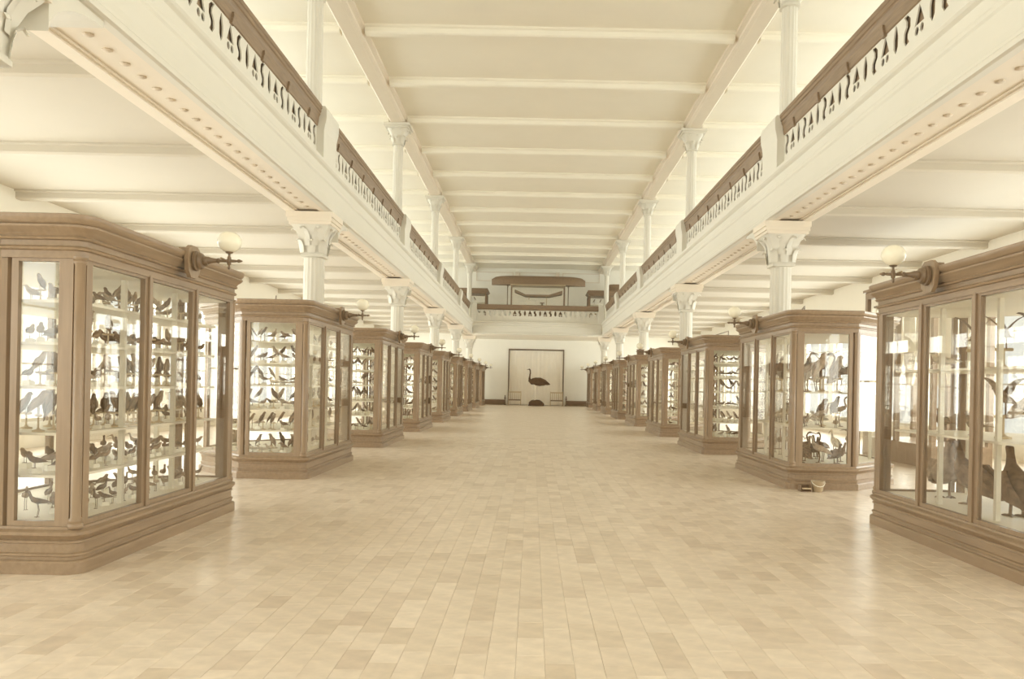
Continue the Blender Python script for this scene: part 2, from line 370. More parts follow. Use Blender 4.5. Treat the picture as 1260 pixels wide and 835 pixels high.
b = MB(); b.box(-.24, .24, -.24, .24, 6.36, 6.40); b.box(-.27, .27, -.27, .27, 6.40, 6.45); UPP.append(('abacus', b.mesh('abacus', M['white'])))
for s in (-1, 1):
    for k, y in enumerate(COLY):
        n_ = ORD[len(COLY)-k]
        make_lower('white column under the gallery, %s from the end wall, %s' % (n_, ROW[s]), (s*(COLX-.05), y, 0))
        u = empty('upper_column', (s*COLX, y, ZD)); tag(u, 'slim fluted white column standing on the gallery, %s from the end wall, %s' % (n_, ROW[s]), 'column', 'upper columns carrying the ceiling')
        for nm, me in UPP: o = link(nm, me, u, (0, 0, -ZD))

# ================================================================ GALLERIES
GX = 2.82; EG = 35.5                       # nave face of the side galleries; front of the end gallery
def curve_panel(w_, z0, z1, holes, th):
    cu = bpy.data.curves.new('panel', 'CURVE'); cu.dimensions = '2D'; cu.fill_mode = 'BOTH'; cu.extrude = th/2*U
    def sp(pts):
        s_ = cu.splines.new('POLY'); s_.points.add(len(pts)-1); s_.use_cyclic_u = True
        for i, p in enumerate(pts): s_.points[i].co = (p[0]*U, p[1]*U, 0, 1)
    sp([(0, z0), (w_, z0), (w_, z1), (0, z1)])
    for h in holes: sp(h)
    o = bpy.data.objects.new('panel', cu); COL.objects.link(o)
    dg = bpy.context.evaluated_depsgraph_get(); me = bpy.data.meshes.new_from_object(o.evaluated_get(dg))
    bpy.data.objects.remove(o); bpy.data.curves.remove(cu)
    vs = [tuple(c/U for c in v.co) for v in me.vertices]; fs = [tuple(p.vertices) for p in me.polygons]
    bpy.data.meshes.remove(me); return vs, fs
def ell(cx, cz, rx, rz, n=10, rot=0): return [(cx+rx*math.cos(t)*math.cos(rot)-rz*math.sin(t)*math.sin(rot), cz+rx*math.cos(t)*math.sin(rot)+rz*math.sin(t)*math.cos(rot)) for t in [2*math.pi*i/n for i in range(n)]]
BX = .18                                   # balustrade set back from the fascia
PER = .66
def motif():
    H0, H1 = 3.76, 4.27; q = PER/3; H = []
    c = q*.5; H.append([(c, 3.785), (c+.042, 3.84), (c+.046, 3.93), (c+.016, 4.02), (c, 4.04), (c-.016, 4.02), (c-.046, 3.93), (c-.042, 3.84)])           # leaf slit
    c = q*1.5; H.append([(c-.085, 3.87), (c+.085, 3.87), (c+.02, 4.0), (c, 4.035), (c-.02, 4.0)]); H.append(ell(c-.045, 3.82, .034, .036)); H.append(ell(c+.045, 3.82, .034, .036))   # palmette
    c = q*2.5; H.append([(c+.06, 4.035), (c+.0, 4.035), (c-.06, 3.985), (c-.06, 3.915), (c-.01, 3.865), (c-.01, 3.83), (c-.04, 3.79), (c+.03, 3.78), (c+.068, 3.83), (c+.062, 3.895), (c+.018, 3.94), (c+.02, 3.985)])  # scroll
    H = [[(x, z+.205) for x, z in h] for h in H]
    return curve_panel(PER, H0, H1, H, .014)
MV, MF = motif()
def balustrade(length):
    n = round(length/PER); sc = length/(n*PER); m = MB()
    for i in range(n): m.add([((p[0]+i*PER)*sc, p[2], p[1]) for p in MV], MF)
    return m
PG = .33                                   # half gap at the piers
seg = BAY-2*PG
BAL = balustrade(seg).mesh('balustrade_panel', M['white'])
RAILP = [(-.005, 4.25), (-.02, 4.26), (-.035, 4.37), (-.05, 4.40), (-.05, 4.42), (-.062, 4.43), (-.062, 4.465), (-.072, 4.475), (-.072, 4.51), (-.06, 4.53), (.05, 4.55), (.16, 4.57), (.36, 4.62), (.38, 4.60), (.38, 4.26), (.36, 4.25)]
r_ = MB(); r_.prism(RAILP, 0, seg); r_.box(.022, .045, 0, seg, 3.9, 4.25); RAIL = r_.mesh('handrail_case', M['rail'])  # dark backing board added so the pierced openings look dark
br_ = MB(); br_.prism([(.0, 4.235), (-.035, 4.235), (-.05, 4.30), (-.05, 4.335), (.0, 4.335)], -.035, .035); BRK = br_.mesh('bracket', M['rail'])
p_ = MB(); p_.prism([(.0, 3.74), (-.10, 3.74), (-.10, 4.2), (-.11, 4.26), (-.125, 4.32), (-.13, 4.38), (-.13, 4.47), (-.11, 4.51), (.0, 4.51)], -PG, PG)
PIER = p_.mesh('pier', M['white'])
FAS = [(0, 3.17), (-.025, 3.18), (-.03, 3.215), (-.012, 3.235), (-.012, 3.26), (.005, 3.275), (.012, 3.33), (.012, 3.50), (-.0, 3.52), (-.0, 3.55), (.012, 3.57), (.012, 3.66), (-.015, 3.68), (-.03, 3.70), (-.03, 3.735), (-.01, 3.74), (.06, 3.74), (.06, 3.17)]
SEGS = [(COLY[i]+PG, COLY[i]) for i in range(len(COLY))]
def flip(me, name):
    k = me.copy(); k.name = name
    k.transform(Matrix.Diagonal((-1, 1, 1, 1))); k.flip_normals(); return k
rotp = Matrix.Rotation(R(90), 4, 'Z')
for s in (-1, 1):
    g_ = empty('gallery', (s*GX, 0, 3.17)); tag(g_, 'long white gallery with pierced balustrade and wooden rail cases, '+ROW[s], 'gallery', 'side galleries of the hall')
    Z = (-s*GX, 0, -3.17)
    off = (0, 0, -3.17)
    m = MB(); m.prism([(s*GX+s*p[0], p[1]) for p in FAS], Y0, EG); m.obj('fascia', M['white'], g_, Z)
    # soffit beam with sunk panel between two borders, and its round bosses
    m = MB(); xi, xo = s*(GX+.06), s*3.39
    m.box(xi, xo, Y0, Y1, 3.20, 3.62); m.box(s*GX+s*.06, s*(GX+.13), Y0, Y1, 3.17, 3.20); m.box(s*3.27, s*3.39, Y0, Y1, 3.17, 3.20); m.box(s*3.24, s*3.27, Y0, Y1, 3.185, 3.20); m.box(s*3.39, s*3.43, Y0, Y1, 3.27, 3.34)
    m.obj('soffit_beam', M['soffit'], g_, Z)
    m = MB(); m.box(s*(GX+.06), s*(GX+BX+.04), Y0, EG, 3.62, 3.76); m.obj('ledge', M['white'], g_, Z)
    m = MB(); y = Y0+.2
    while y < EG:
        if min(abs(y-c) for c in COLY) > .4: m.lathe([(.036, 3.2), (.036, 3.194), (.024, 3.188), (.01, 3.184)], (s*3.08, y, 0), 8)
        y += .24
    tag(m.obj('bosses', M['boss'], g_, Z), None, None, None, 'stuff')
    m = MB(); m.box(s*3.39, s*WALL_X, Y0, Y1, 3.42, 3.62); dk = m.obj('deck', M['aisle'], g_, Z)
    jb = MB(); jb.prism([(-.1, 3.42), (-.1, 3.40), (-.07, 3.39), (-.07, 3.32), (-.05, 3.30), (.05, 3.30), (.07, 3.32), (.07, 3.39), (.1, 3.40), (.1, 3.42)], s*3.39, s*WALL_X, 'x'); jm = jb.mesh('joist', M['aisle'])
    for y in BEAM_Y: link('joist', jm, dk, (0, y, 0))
    bal, rail, brk, pier = (BAL, RAIL, BRK, PIER)
    if s < 0: rail, brk, pier = flip(RAIL, 'handrail_case_mirrored'), flip(BRK, 'bracket_mirrored'), flip(PIER, 'pier_mirrored')
    for k, y in enumerate(COLY):
        link('pier', pier, g_, (s*BX, y, -3.17))
        if y+PG > EG-1: continue
        ln = min(y+BAY-PG, EG-.15)-(y+PG)
        b_ = link('balustrade_panel', BAL, g_, (s*BX, y+PG, -3.17)); b_.rotation_euler.z = R(90)
        rr = link('handrail_case', rail, g_, (s*BX, y+PG, -3.17))
        if ln < seg-.01: b_.scale.x = ln/seg; rr.scale.y = ln/seg
        for j in range(7): link('bracket', brk, rr, (0, seg*(j+.5)/7, 0))
# end gallery
g_ = empty('gallery', (0, EG, 3.17)); tag(g_, 'white cross gallery above the ostrich with straight wooden rail', 'gallery')
m = MB(); m.prism([(p[0], p[1]-3.17) for p in FAS], -GX+.02, GX-.02, 'x'); m.obj('fascia', M['white'], g_)
m = MB(); m.box(-GX-.055, GX+.055, .06, Y1-EG, .0, .45); m.obj('deck', M['plaster'], g_)
EL = 2*GX-.3
m = balustrade(EL)
o = m.obj('balustrade_panel', M['white'], g_, (-EL/2, .12, -3.17))
m = MB(); m.box(-GX+.02, GX-.02, .06, .16, .45, .59); m.obj('ledge', M['white'], g_)
r_ = MB(); r_.prism([(.11, 1.08), (.05, 1.09), (.02, 1.13), (.02, 1.28), (.06, 1.31), (.22, 1.31), (.25, 1.28), (.25, 1.11), (.22, 1.08)], -EL/2, EL/2, 'x'); r_.obj('handrail', M['rail'], g_)
for s in (-1, 1):
    m = MB(); m.box(s*(GX-.16), s*(GX+.04), .0, .27, .57, 1.35); m.lathe([(.1, 1.35), (.1, 1.38), (.03, 1.4)], (s*(GX-.06), .135, 0), 12); m.obj('pier', M['white'], g_)

# ================================================================ BIRDS (one mesh per kind; body along +X)
def legs(m, x, z, sp, r, toe, knee=0, mi=1):
    for sd in (-1, 1):
        pts = [(x, sd*sp, z), (x-knee, sd*sp, z*.5), (x+.0, sd*sp, .012)]
        m.tube(pts, r, 5, mi)
        for dx, dy in ((1, 0), (.8, .5), (.8, -.5), (-.6, 0)): m.loft([(x, sd*sp, .012), (x+toe*dx*.6, sd*sp+toe*dy*.6, .012), (x+toe*dx, sd*sp+toe*dy, .004)], [(r, r), (r*.9, r*.9), (r*.5, r*.5)], 4, mi)
def folded_wings(m, pts, w_, h_, y):
    for sd in (-1, 1):
        n = len(pts); m.loft([(p[0], sd*(y*math.sin(math.pi*(.12+.8*i/(n-1)))+.004), p[1]) for i, p in enumerate(pts)], [(w_*math.sin(math.pi*(.1+.85*i/(n-1)))+.003, h_*math.sin(math.pi*(.12+.83*i/(n-1)))+.004) for i in range(n)], 6)
def spread_wings(m, x, z, span, chord, rise):
    for sd in (-1, 1):
        vs = []; fs = []; k = 6
        for i in range(k):
            f = i/(k-1); y = sd*(.06+span*f); zz = z+rise*math.sin(f*1.5); c = chord*(1-.35*f*f); xl = x+.10*math.sin(f*3)-.08*f
            th = .02*(1-f)+.004
            for (dx, dz) in ((0, 0), (-c*.4, th), (-c*(1+.12*(i % 2)), -.02), (-c*.4, -th)): vs.append((xl+dx, y, zz+dz))
        for i in range(k-1):
            for j in range(4): fs.append((i*4+j, i*4+(j+1) % 4, i*4+4+(j+1) % 4, i*4+4+j))
        fs += [(0, 1, 2, 3), tuple((k-1)*4+j for j in range(4))]
        m.add(vs, fs)
def make_bird(body, beak, wing=None, leg=None, spread=None, eye=None, scale=1):
    m = MB(); m.loft([(p[0], 0, p[1]) for p in body], [(p[2], p[3]) for p in body], 10)
    m.loft([(p[0], 0, p[1]) for p in beak], [(p[2], p[3]) for p in beak], 6, 1)
    if wing: folded_wings(m, *wing)
    if leg: legs(m, *leg)
    if spread: spread_wings(m, *spread)
    if eye:
        for sd in (-1, 1): m.lathe([(.004, -.006), (.012, -.004), (.014, 0), (.012, .004), (.004, .006)], (eye[0], sd*eye[2], eye[1]), 6, 'y', mi=1)
    m.v = [(x*scale, y*scale, z*scale) for x, y, z in m.v]; return m
SP = {}
def species(key, desc, mat, m, size, stand):
    SP[key] = dict(desc=desc, me=smooth_some(m.mesh(key, [M[mat], M['horn']]), 60), size=size, stand=stand, key=key)
S = .115
species('songbird', 'songbird', 'feather', make_bird([(-.95, .30, .05, .012), (-.55, .36, .07, .03), (-.3, .42, .14, .12), (0, .48, .2, .19), (.2, .58, .18, .18), (.32, .70, .12, .13), (.40, .80, .115, .12), (.48, .83, .08, .085), (.53, .83, .04, .045)], [(.51, .83, .035, .035), (.58, .825, .02, .022), (.68, .81, .004, .004)], ([(.22, .62), (.0, .56), (-.35, .44), (-.7, .34)], .06, .14, .17), (.03, .34, .06, .018, .14), None, (.44, .84, .085), S), .16, 'block')
species('finch', 'upright finch', 'feather', make_bird([(-.55, .02, .06, .012), (-.36, .22, .07, .035), (-.2, .40, .14, .13), (-.02, .58, .19, .18), (.1, .76, .16, .165), (.17, .9, .12, .13), (.22, 1.0, .11, .12), (.29, 1.03, .07, .08), (.33, 1.03, .04, .05)], [(.31, 1.03, .05, .05), (.38, 1.02, .025, .03), (.45, 1.0, .004, .004)], ([(.05, .82), (-.1, .62), (-.28, .36), (-.42, .14)], .06, .12, .17), (.0, .42, .06, .018, .12), None, (.25, 1.03, .085), S), .11, 'perch')
species('wader', 'long-legged wader', 'feather', make_bird([(-.6, .66, .05, .02), (-.35, .72, .1, .08), (0, .80, .16, .15), (.22, .90, .13, .13), (.33, 1.04, .07, .075), (.38, 1.2, .055, .06), (.43, 1.3, .07, .075), (.5, 1.32, .055, .06), (.55, 1.31, .03, .03)], [(.53, 1.31, .025, .025), (.7, 1.27, .014, .014), (.92, 1.2, .004, .004)], ([(.2, .94), (0, .86), (-.3, .76), (-.6, .68)], .05, .11, .14), (.02, .70, .05, .016, .13, .06), None, (.47, 1.33, .06), .12), .16, 'none')
species('gull', 'stout gull', 'feather_pale', make_bird([(-.8, .34, .09, .015), (-.5, .36, .1, .06), (-.2, .40, .18, .15), (.1, .44, .2, .19), (.32, .52, .15, .16), (.42, .66, .1, .1), (.48, .76, .1, .1), (.56, .79, .075, .08), (.62, .79, .04, .04)], [(.6, .79, .035, .04), (.7, .78, .025, .03), (.8, .74, .005, .006)], ([(.3, .52), (.05, .50), (-.4, .42), (-.9, .38)], .06, .13, .18), (.0, .30, .07, .018, .14), None, (.53, .80, .08), .17), .26, 'none')
species('hawk', 'perched hawk', 'feather_dark', make_bird([(-.42, -.12, .10, .015), (-.33, .1, .1, .04), (-.22, .3, .16, .12), (-.05, .55, .22, .2), (.05, .78, .19, .18), (.1, .95, .13, .14), (.14, 1.06, .13, .14), (.22, 1.1, .09, .1), (.27, 1.1, .05, .06)], [(.25, 1.1, .045, .05), (.33, 1.08, .03, .035), (.34, 1.01, .005, .008)], ([(.03, .86), (-.12, .64), (-.28, .3), (-.4, .0)], .07, .15, .21), (-.0, .36, .08, .035, .13), None, (.2, 1.11, .1), .2), .2, 'perch')
species('pheasant', 'long-tailed pheasant', 'feather', make_bird([(-1.7, .42, .03, .01), (-1.1, .44, .07, .02), (-.6, .44, .1, .06), (-.3, .44, .17, .15), (.05, .48, .21, .2), (.28, .6, .14, .15), (.37, .78, .08, .085), (.42, .92, .08, .085), (.5, .95, .06, .07), (.55, .94, .03, .04)], [(.53, .94, .03, .035), (.6, .93, .02, .025), (.66, .9, .004, .005)], ([(.25, .58), (.0, .53), (-.35, .46), (-.7, .42)], .06, .15, .19), (.02, .36, .07, .022, .15), None, (.47, .96, .065), .2), .34, 'none')
species('heron', 'tall heron', 'feather', make_bird([(-.5, .84, .06, .03), (-.3, .92, .11, .1), (0, 1.02, .16, .16), (.2, 1.12, .12, .13), (.32, 1.24, .06, .07), (.25, 1.42, .045, .05), (.22, 1.58, .04, .045), (.3, 1.72, .045, .05), (.4, 1.76, .055, .06), (.48, 1.75, .035, .04)], [(.46, 1.75, .03, .035), (.62, 1.72, .02, .022), (.82, 1.67, .004, .004)], ([(.18, 1.16), (0, 1.08), (-.3, .92), (-.6, .8)], .06, .13, .15), (.0, .9, .06, .02, .17, .08), None, (.42, 1.77, .05), .3), .3, 'none')
species('soaring', 'open-winged hawk', 'feather_dark', make_bird([(-.7, .36, .14, .012), (-.4, .42, .1, .05), (-.15, .5, .15, .13), (.1, .6, .17, .16), (.25, .74, .11, .12), (.33, .84, .1, .1), (.41, .86, .07, .075), (.45, .85, .04, .05)], [(.43, .85, .04, .045), (.5, .83, .025, .03), (.52, .77, .004, .006)], None, (.0, .42, .07, .025, .13), (.15, .66, .62, .36, .5), (.38, .87, .075), .22), .4, 'perch')
species('turkey', 'huge turkey-like bird', 'feather_dark', make_bird([(-.85, .22, .16, .02), (-.55, .36, .17, .1), (-.25, .52, .26, .24), (.1, .62, .3, .29), (.34, .76, .2, .22), (.45, .96, .1, .11), (.5, 1.14, .075, .08), (.56, 1.26, .08, .085), (.64, 1.28, .06, .065), (.69, 1.27, .03, .035)], [(.67, 1.27, .03, .035), (.75, 1.26, .022, .027), (.82, 1.21, .004, .006)], ([(.3, .78), (.0, .7), (-.4, .46), (-.75, .24)], .08, .22, .28), (.04, .46, .11, .032, .2, .04), None, (.61, 1.29, .06), .33), .42, 'none')
species('ibis', 'curved-bill ibis', 'feather', make_bird([(-.62, .55, .07, .025), (-.38, .66, .13, .1), (-.05, .80, .2, .19), (.2, .92, .16, .17), (.34, 1.1, .07, .08), (.36, 1.3, .05, .055), (.42, 1.44, .06, .065), (.5, 1.46, .05, .055), (.55, 1.44, .03, .03)], [(.53, 1.44, .028, .03), (.72, 1.38, .018, .02), (.86, 1.24, .005, .005)], ([(.18, .98), (-.05, .86), (-.4, .66), (-.7, .5)], .06, .16, .19), (.02, .66, .07, .022, .17, .06), None, (.47, 1.47, .055), .26), .3, 'none')
species('parrot', 'slender parrot', 'feather', make_bird([(-.52, -.35, .03, .012), (-.42, -.05, .06, .03), (-.25, .3, .13, .11), (-.06, .55, .18, .17), (.06, .76, .15, .15), (.12, .9, .12, .13), (.18, .98, .11, .12), (.25, 1.0, .07, .09), (.29, .99, .04, .06)], [(.27, .99, .04, .06), (.34, .95, .03, .04), (.33, .88, .004, .006)], ([(.03, .8), (-.1, .6), (-.3, .25), (-.45, -.05)], .06, .12, .17), (-.0, .38, .06, .02, .1), None, (.23, 1.01, .09), .13), .13, 'perch')
STAND = {}
b = MB(); b.box(-.035, .035, -.025, .025, 0, .03); b.box(-.03, .03, -.02, .02, .03, .036); STAND['block'] = (b.mesh('stand', M['shelf']), .036)
b = MB(); b.lathe([(.03, 0), (.03, .006), (.01, .012), (.005, .02), (.005, .075), (.008, .08)], n=10); b.lathe([(.006, -.035), (.007, -.03), (.007, .03), (.006, .035)], (0, 0, .082), 8, 'y'); STAND['perch'] = (b.mesh('stand', M['straw']), .085)
TALL = {'hawk': 1.35, 'soaring': 1.6}
def place_bird(key, x, y, z, rz, sc, label, group, tone='brown'):
    d = SP[key]; st = d['stand']; ss = 1
    h = 0
    if st != 'none':
        ss = {'hawk': 1.7, 'soaring': 1.8}.get(key, 1); h = STAND[st][1]*ss*sc
    if key == 'parrot': ss = 1.25; h = STAND[st][1]*ss*sc
    o = link('mounted_'+key, d['me'], None, (x, y, z+h)); o.rotation_euler.z = rz; o.scale = (sc, sc, sc)
    j_ = random.uniform(.88, 1.12); o.color = (*[c*j_ for c in TONES[tone]], 1)
    tag(o, tone+' '+label, 'bird', group)
    if st != 'none':
        q = link('stand', STAND[st][0], o, (0, 0, -h/sc)); q.scale = (ss, ss, ss)
    return o

# ================================================================ GLASS CASES
AX, SPC, CL = 2.45, 4.1, 2.12
ZB, ZT = .235, 1.60
def case_plan(E, c=.62):
    return [(0, 0), (E, 0), (E+c, c), (E+c, CL-c), (E, CL), (0, CL)]
def arc_plan(pl, s, r=.06):
    out = []
    for i, p in enumerate(pl):
        if i in (0, 5):
            cx, cy = r, (r if i == 0 else CL-r)
            rng = [R(180)+R(90)*k/4 for k in range(5)] if i == 0 else [R(90)+R(90)*k/4 for k in range(5)]
            q = [(cx+r*math.cos(t), cy+r*math.sin(t)) for t in rng]
            out += q
        else: out.append(p)
    return [(s*p[0], p[1]) for p in out]
BASEP = [(.036, 0), (.036, .058), (.03, .066), (.016, .07), (.016, .085), (.022, .09), (.022, .10), (.01, .106), (.01, .15), (.018, .154), (.018, .164), (.012, .168), (.024, .182), (.036, .195), (.036, .21), (.028, .216), (.01, .222), (.006, .235)]
CORNP = [(.004, 1.59), (.004, 1.628), (.018, 1.632), (.022, 1.642), (.014, 1.65), (.006, 1.653), (.006, 1.68), (.022, 1.683), (.028, 1.692), (.02, 1.70), (.03, 1.715), (.05, 1.728), (.062, 1.74), (.062, 1.75), (.05, 1.754), (.064, 1.768), (.072, 1.785), (.072, 1.80), (.06, 1.806), (-.04, 1.81)]
CASE_CACHE = {}
def case_parts(s, E):
    if (s, E) in CASE_CACHE: return CASE_CACHE[(s, E)]
    pl = case_plan(E); ap = arc_plan(pl, s); P = []
    def add(name, mesh, kids=()): P.append((name, mesh, kids))
    m = MB(); m.sweep(ap, BASEP); add('base', smooth_some(m.mesh('base', M['woodh']), 35))
    m = MB(); m.sweep(ap, CORNP); add('cornice', smooth_some(m.mesh('cornice', M['woodh']), 35))
    # corner posts: turned at the aisle, plain at the others
    for i, p in enumerate(pl):
        m = MB()
        if i in (0, 5):
            c = (s*.026, p[1]+(.026 if i == 0 else -.026), 0)
            m.lathe([(.032, .222), (.038, .228), (.038, .245), (.03, .253), (.034, .262), (.034, .272), (.026, .28), (.026, 1.56), (.033, 1.568), (.033, 1.576), (.028, 1.583), (.035, 1.592), (.035, 1.6)], c, 16)
            y_a = .018 if i == 0 else CL-.018; st_ = MB(); st_.box(s*.048, s*.086, y_a-.014, y_a+.014, ZB, ZT); add('stile', st_.mesh('stile', M['wood']))
            y_b = (.048, .072) if i == 0 else (CL-.072, CL-.048); st_ = MB(); st_.box(s*.004, s*.034, *y_b, ZB, ZT); add('stile', st_.mesh('stile', M['wood']))
            add('corner_column', smooth_some(m.mesh('corner_column', M['wood']), 50))
        else:
            cen = Vector((s*(E*.5+.2), CL/2)); q = Vector((s*p[0], p[1])); d = (cen-q).normalized()*.035; q = q+d
            m.lathe([(.034, .222), (.034, 1.60)], (q.x, q.y, 0), 8); add('corner_post', m.mesh('corner_post', M['wood']))
    # glazed sashes
    def sash(a_, b_, inset=.0):
        a_ = Vector((s*a_[0], a_[1])); b_ = Vector((s*b_[0], b_[1])); t = (b_-a_).normalized(); L_ = (b_-a_).length
        nrm = Vector((t.y, -t.x)); cen = Vector((s*(E*.5+.2), CL/2))
        if (cen-a_).dot(nrm) < 0: nrm = -nrm
        a2 = a_+nrm*.02; b2 = b_+nrm*.02; st = .034; m = MB()
        m.obox(a2, a2+t*st, .03, ZB, ZT); m.obox(b2-t*st, b2, .03, ZB, ZT); m.obox(a2+t*st, b2-t*st, .03, ZB, ZB+.026); m.obox(a2+t*st, b2-t*st, .03, ZT-.026, ZT)
        g2 = MB(); g2.obox(a2+t*st, b2-t*st, .004, ZB+.026, ZT-.026)
        add('sash', m.mesh('sash', M['wood']), [('pane', g2.mesh('pane', M['glass']))])
    gp = .07
    def edge(a_, b_, ga=gp, gb=gp):
        a_ = Vector(a_); b_ = Vector(b_); t = (b_-a_).normalized(); sash(a_+t*ga, b_-t*gb)
    edge(pl[0], pl[1], .086, .05); edge(pl[1], pl[2], .04, .04); edge(pl[2], pl[3], .04, .04); edge(pl[3], pl[4], .04, .04); edge(pl[4], pl[5], .05, .086)
    y = .072; wd = (CL-.144-2*.03)/3
    for k in range(3):
        sash((0, y), (0, y+wd)); y += wd
        if k < 2:
            m = MB(); m.obox((s*.018, y), (s*.018, y+.03), .05, ZB, ZT); add('mullion', m.mesh('mullion', M['wood'])); y += .03
    m = MB(); q = offset_poly([(s*p[0], p[1]) for p in pl], -.045); m.sweep(q, [(0, ZB-.004), (0, ZB+.012)]); add('deck', m.mesh('deck', M['shelf']))
    m = MB(); m.sweep(q, [(0, ZT-.03), (0, ZT-.012)]); add('ceiling_board', m.mesh('ceiling_board', M['shelf']))
    CASE_CACHE[(s, E)] = P; return P
SH6 = [.48, .70, .94, 1.17, 1.39]; SH2 = [.62, .98]; SH3 = [.72, 1.16]
SHELF_CACHE = {}
def add_shelves(root, s, E, levels):
    key = (s, E)
    if key not in SHELF_CACHE:
        pl = offset_poly([(s*p[0], p[1]) for p in case_plan(E)], -.11); m = MB(); m.sweep(pl, [(0, -.014), (0, 0)])
        u = MB(); u.box(-.014, .014, -.014, .014, 0, ZT-ZB-.012); SHELF_CACHE[key] = (m.mesh('shelf', M['shelf']), u.mesh('upright', M['shelf']))
    sm, um = SHELF_CACHE[key]
    for z in levels: link('shelf', sm, root, (0, 0, z))
    D = E+.62
    for (d, y) in ((D*.5, .16), (D*.5, CL-.16), (.15, .72), (.15, CL-.72), (D-.15, .8), (D-.15, CL-.8)): link('upright', um, root, (s*d, y, ZB+.012))
def case_name(s, k): return '%s case from ostrich, %s' % (ORD[10-k], RW[s])
WHAT = {(-1, 1): 'crowded with small birds, narrow near end', (-1, 2): 'with bird shelves and rod on top', (1, 1): 'holding very large dark birds', (1, 2): 'holding large wading birds, bucket at its foot', (1, 3): 'with six neat shelves of small birds'}
CASES = {}
for s in (-1, 1):
    for k in range(1, 10):
        E = {(-1, 1): .41, (1, 4): .41}.get((s, k), .66)
        root = empty('display_case', (s*AX, SPC*k, 0))
        tag(root, ('tall dark wood glass case of birds, ' if (s, k) not in WHAT else 'glass case %s, ' % WHAT[(s, k)])+case_name(s, k).replace(' case', '', 1), 'display case', 'bird cases along both sides of the hall')
        for name, me, kids in case_parts(s, E):
            o = link(name, me, root)
            for kn, km in kids: link(kn, km, o)
        lv = {(1, 1): SH3, (1, 2): SH2}.get((s, k), SH6)
        add_shelves(root, s, E, lv); CASES[(s, k)] = (E, lv)
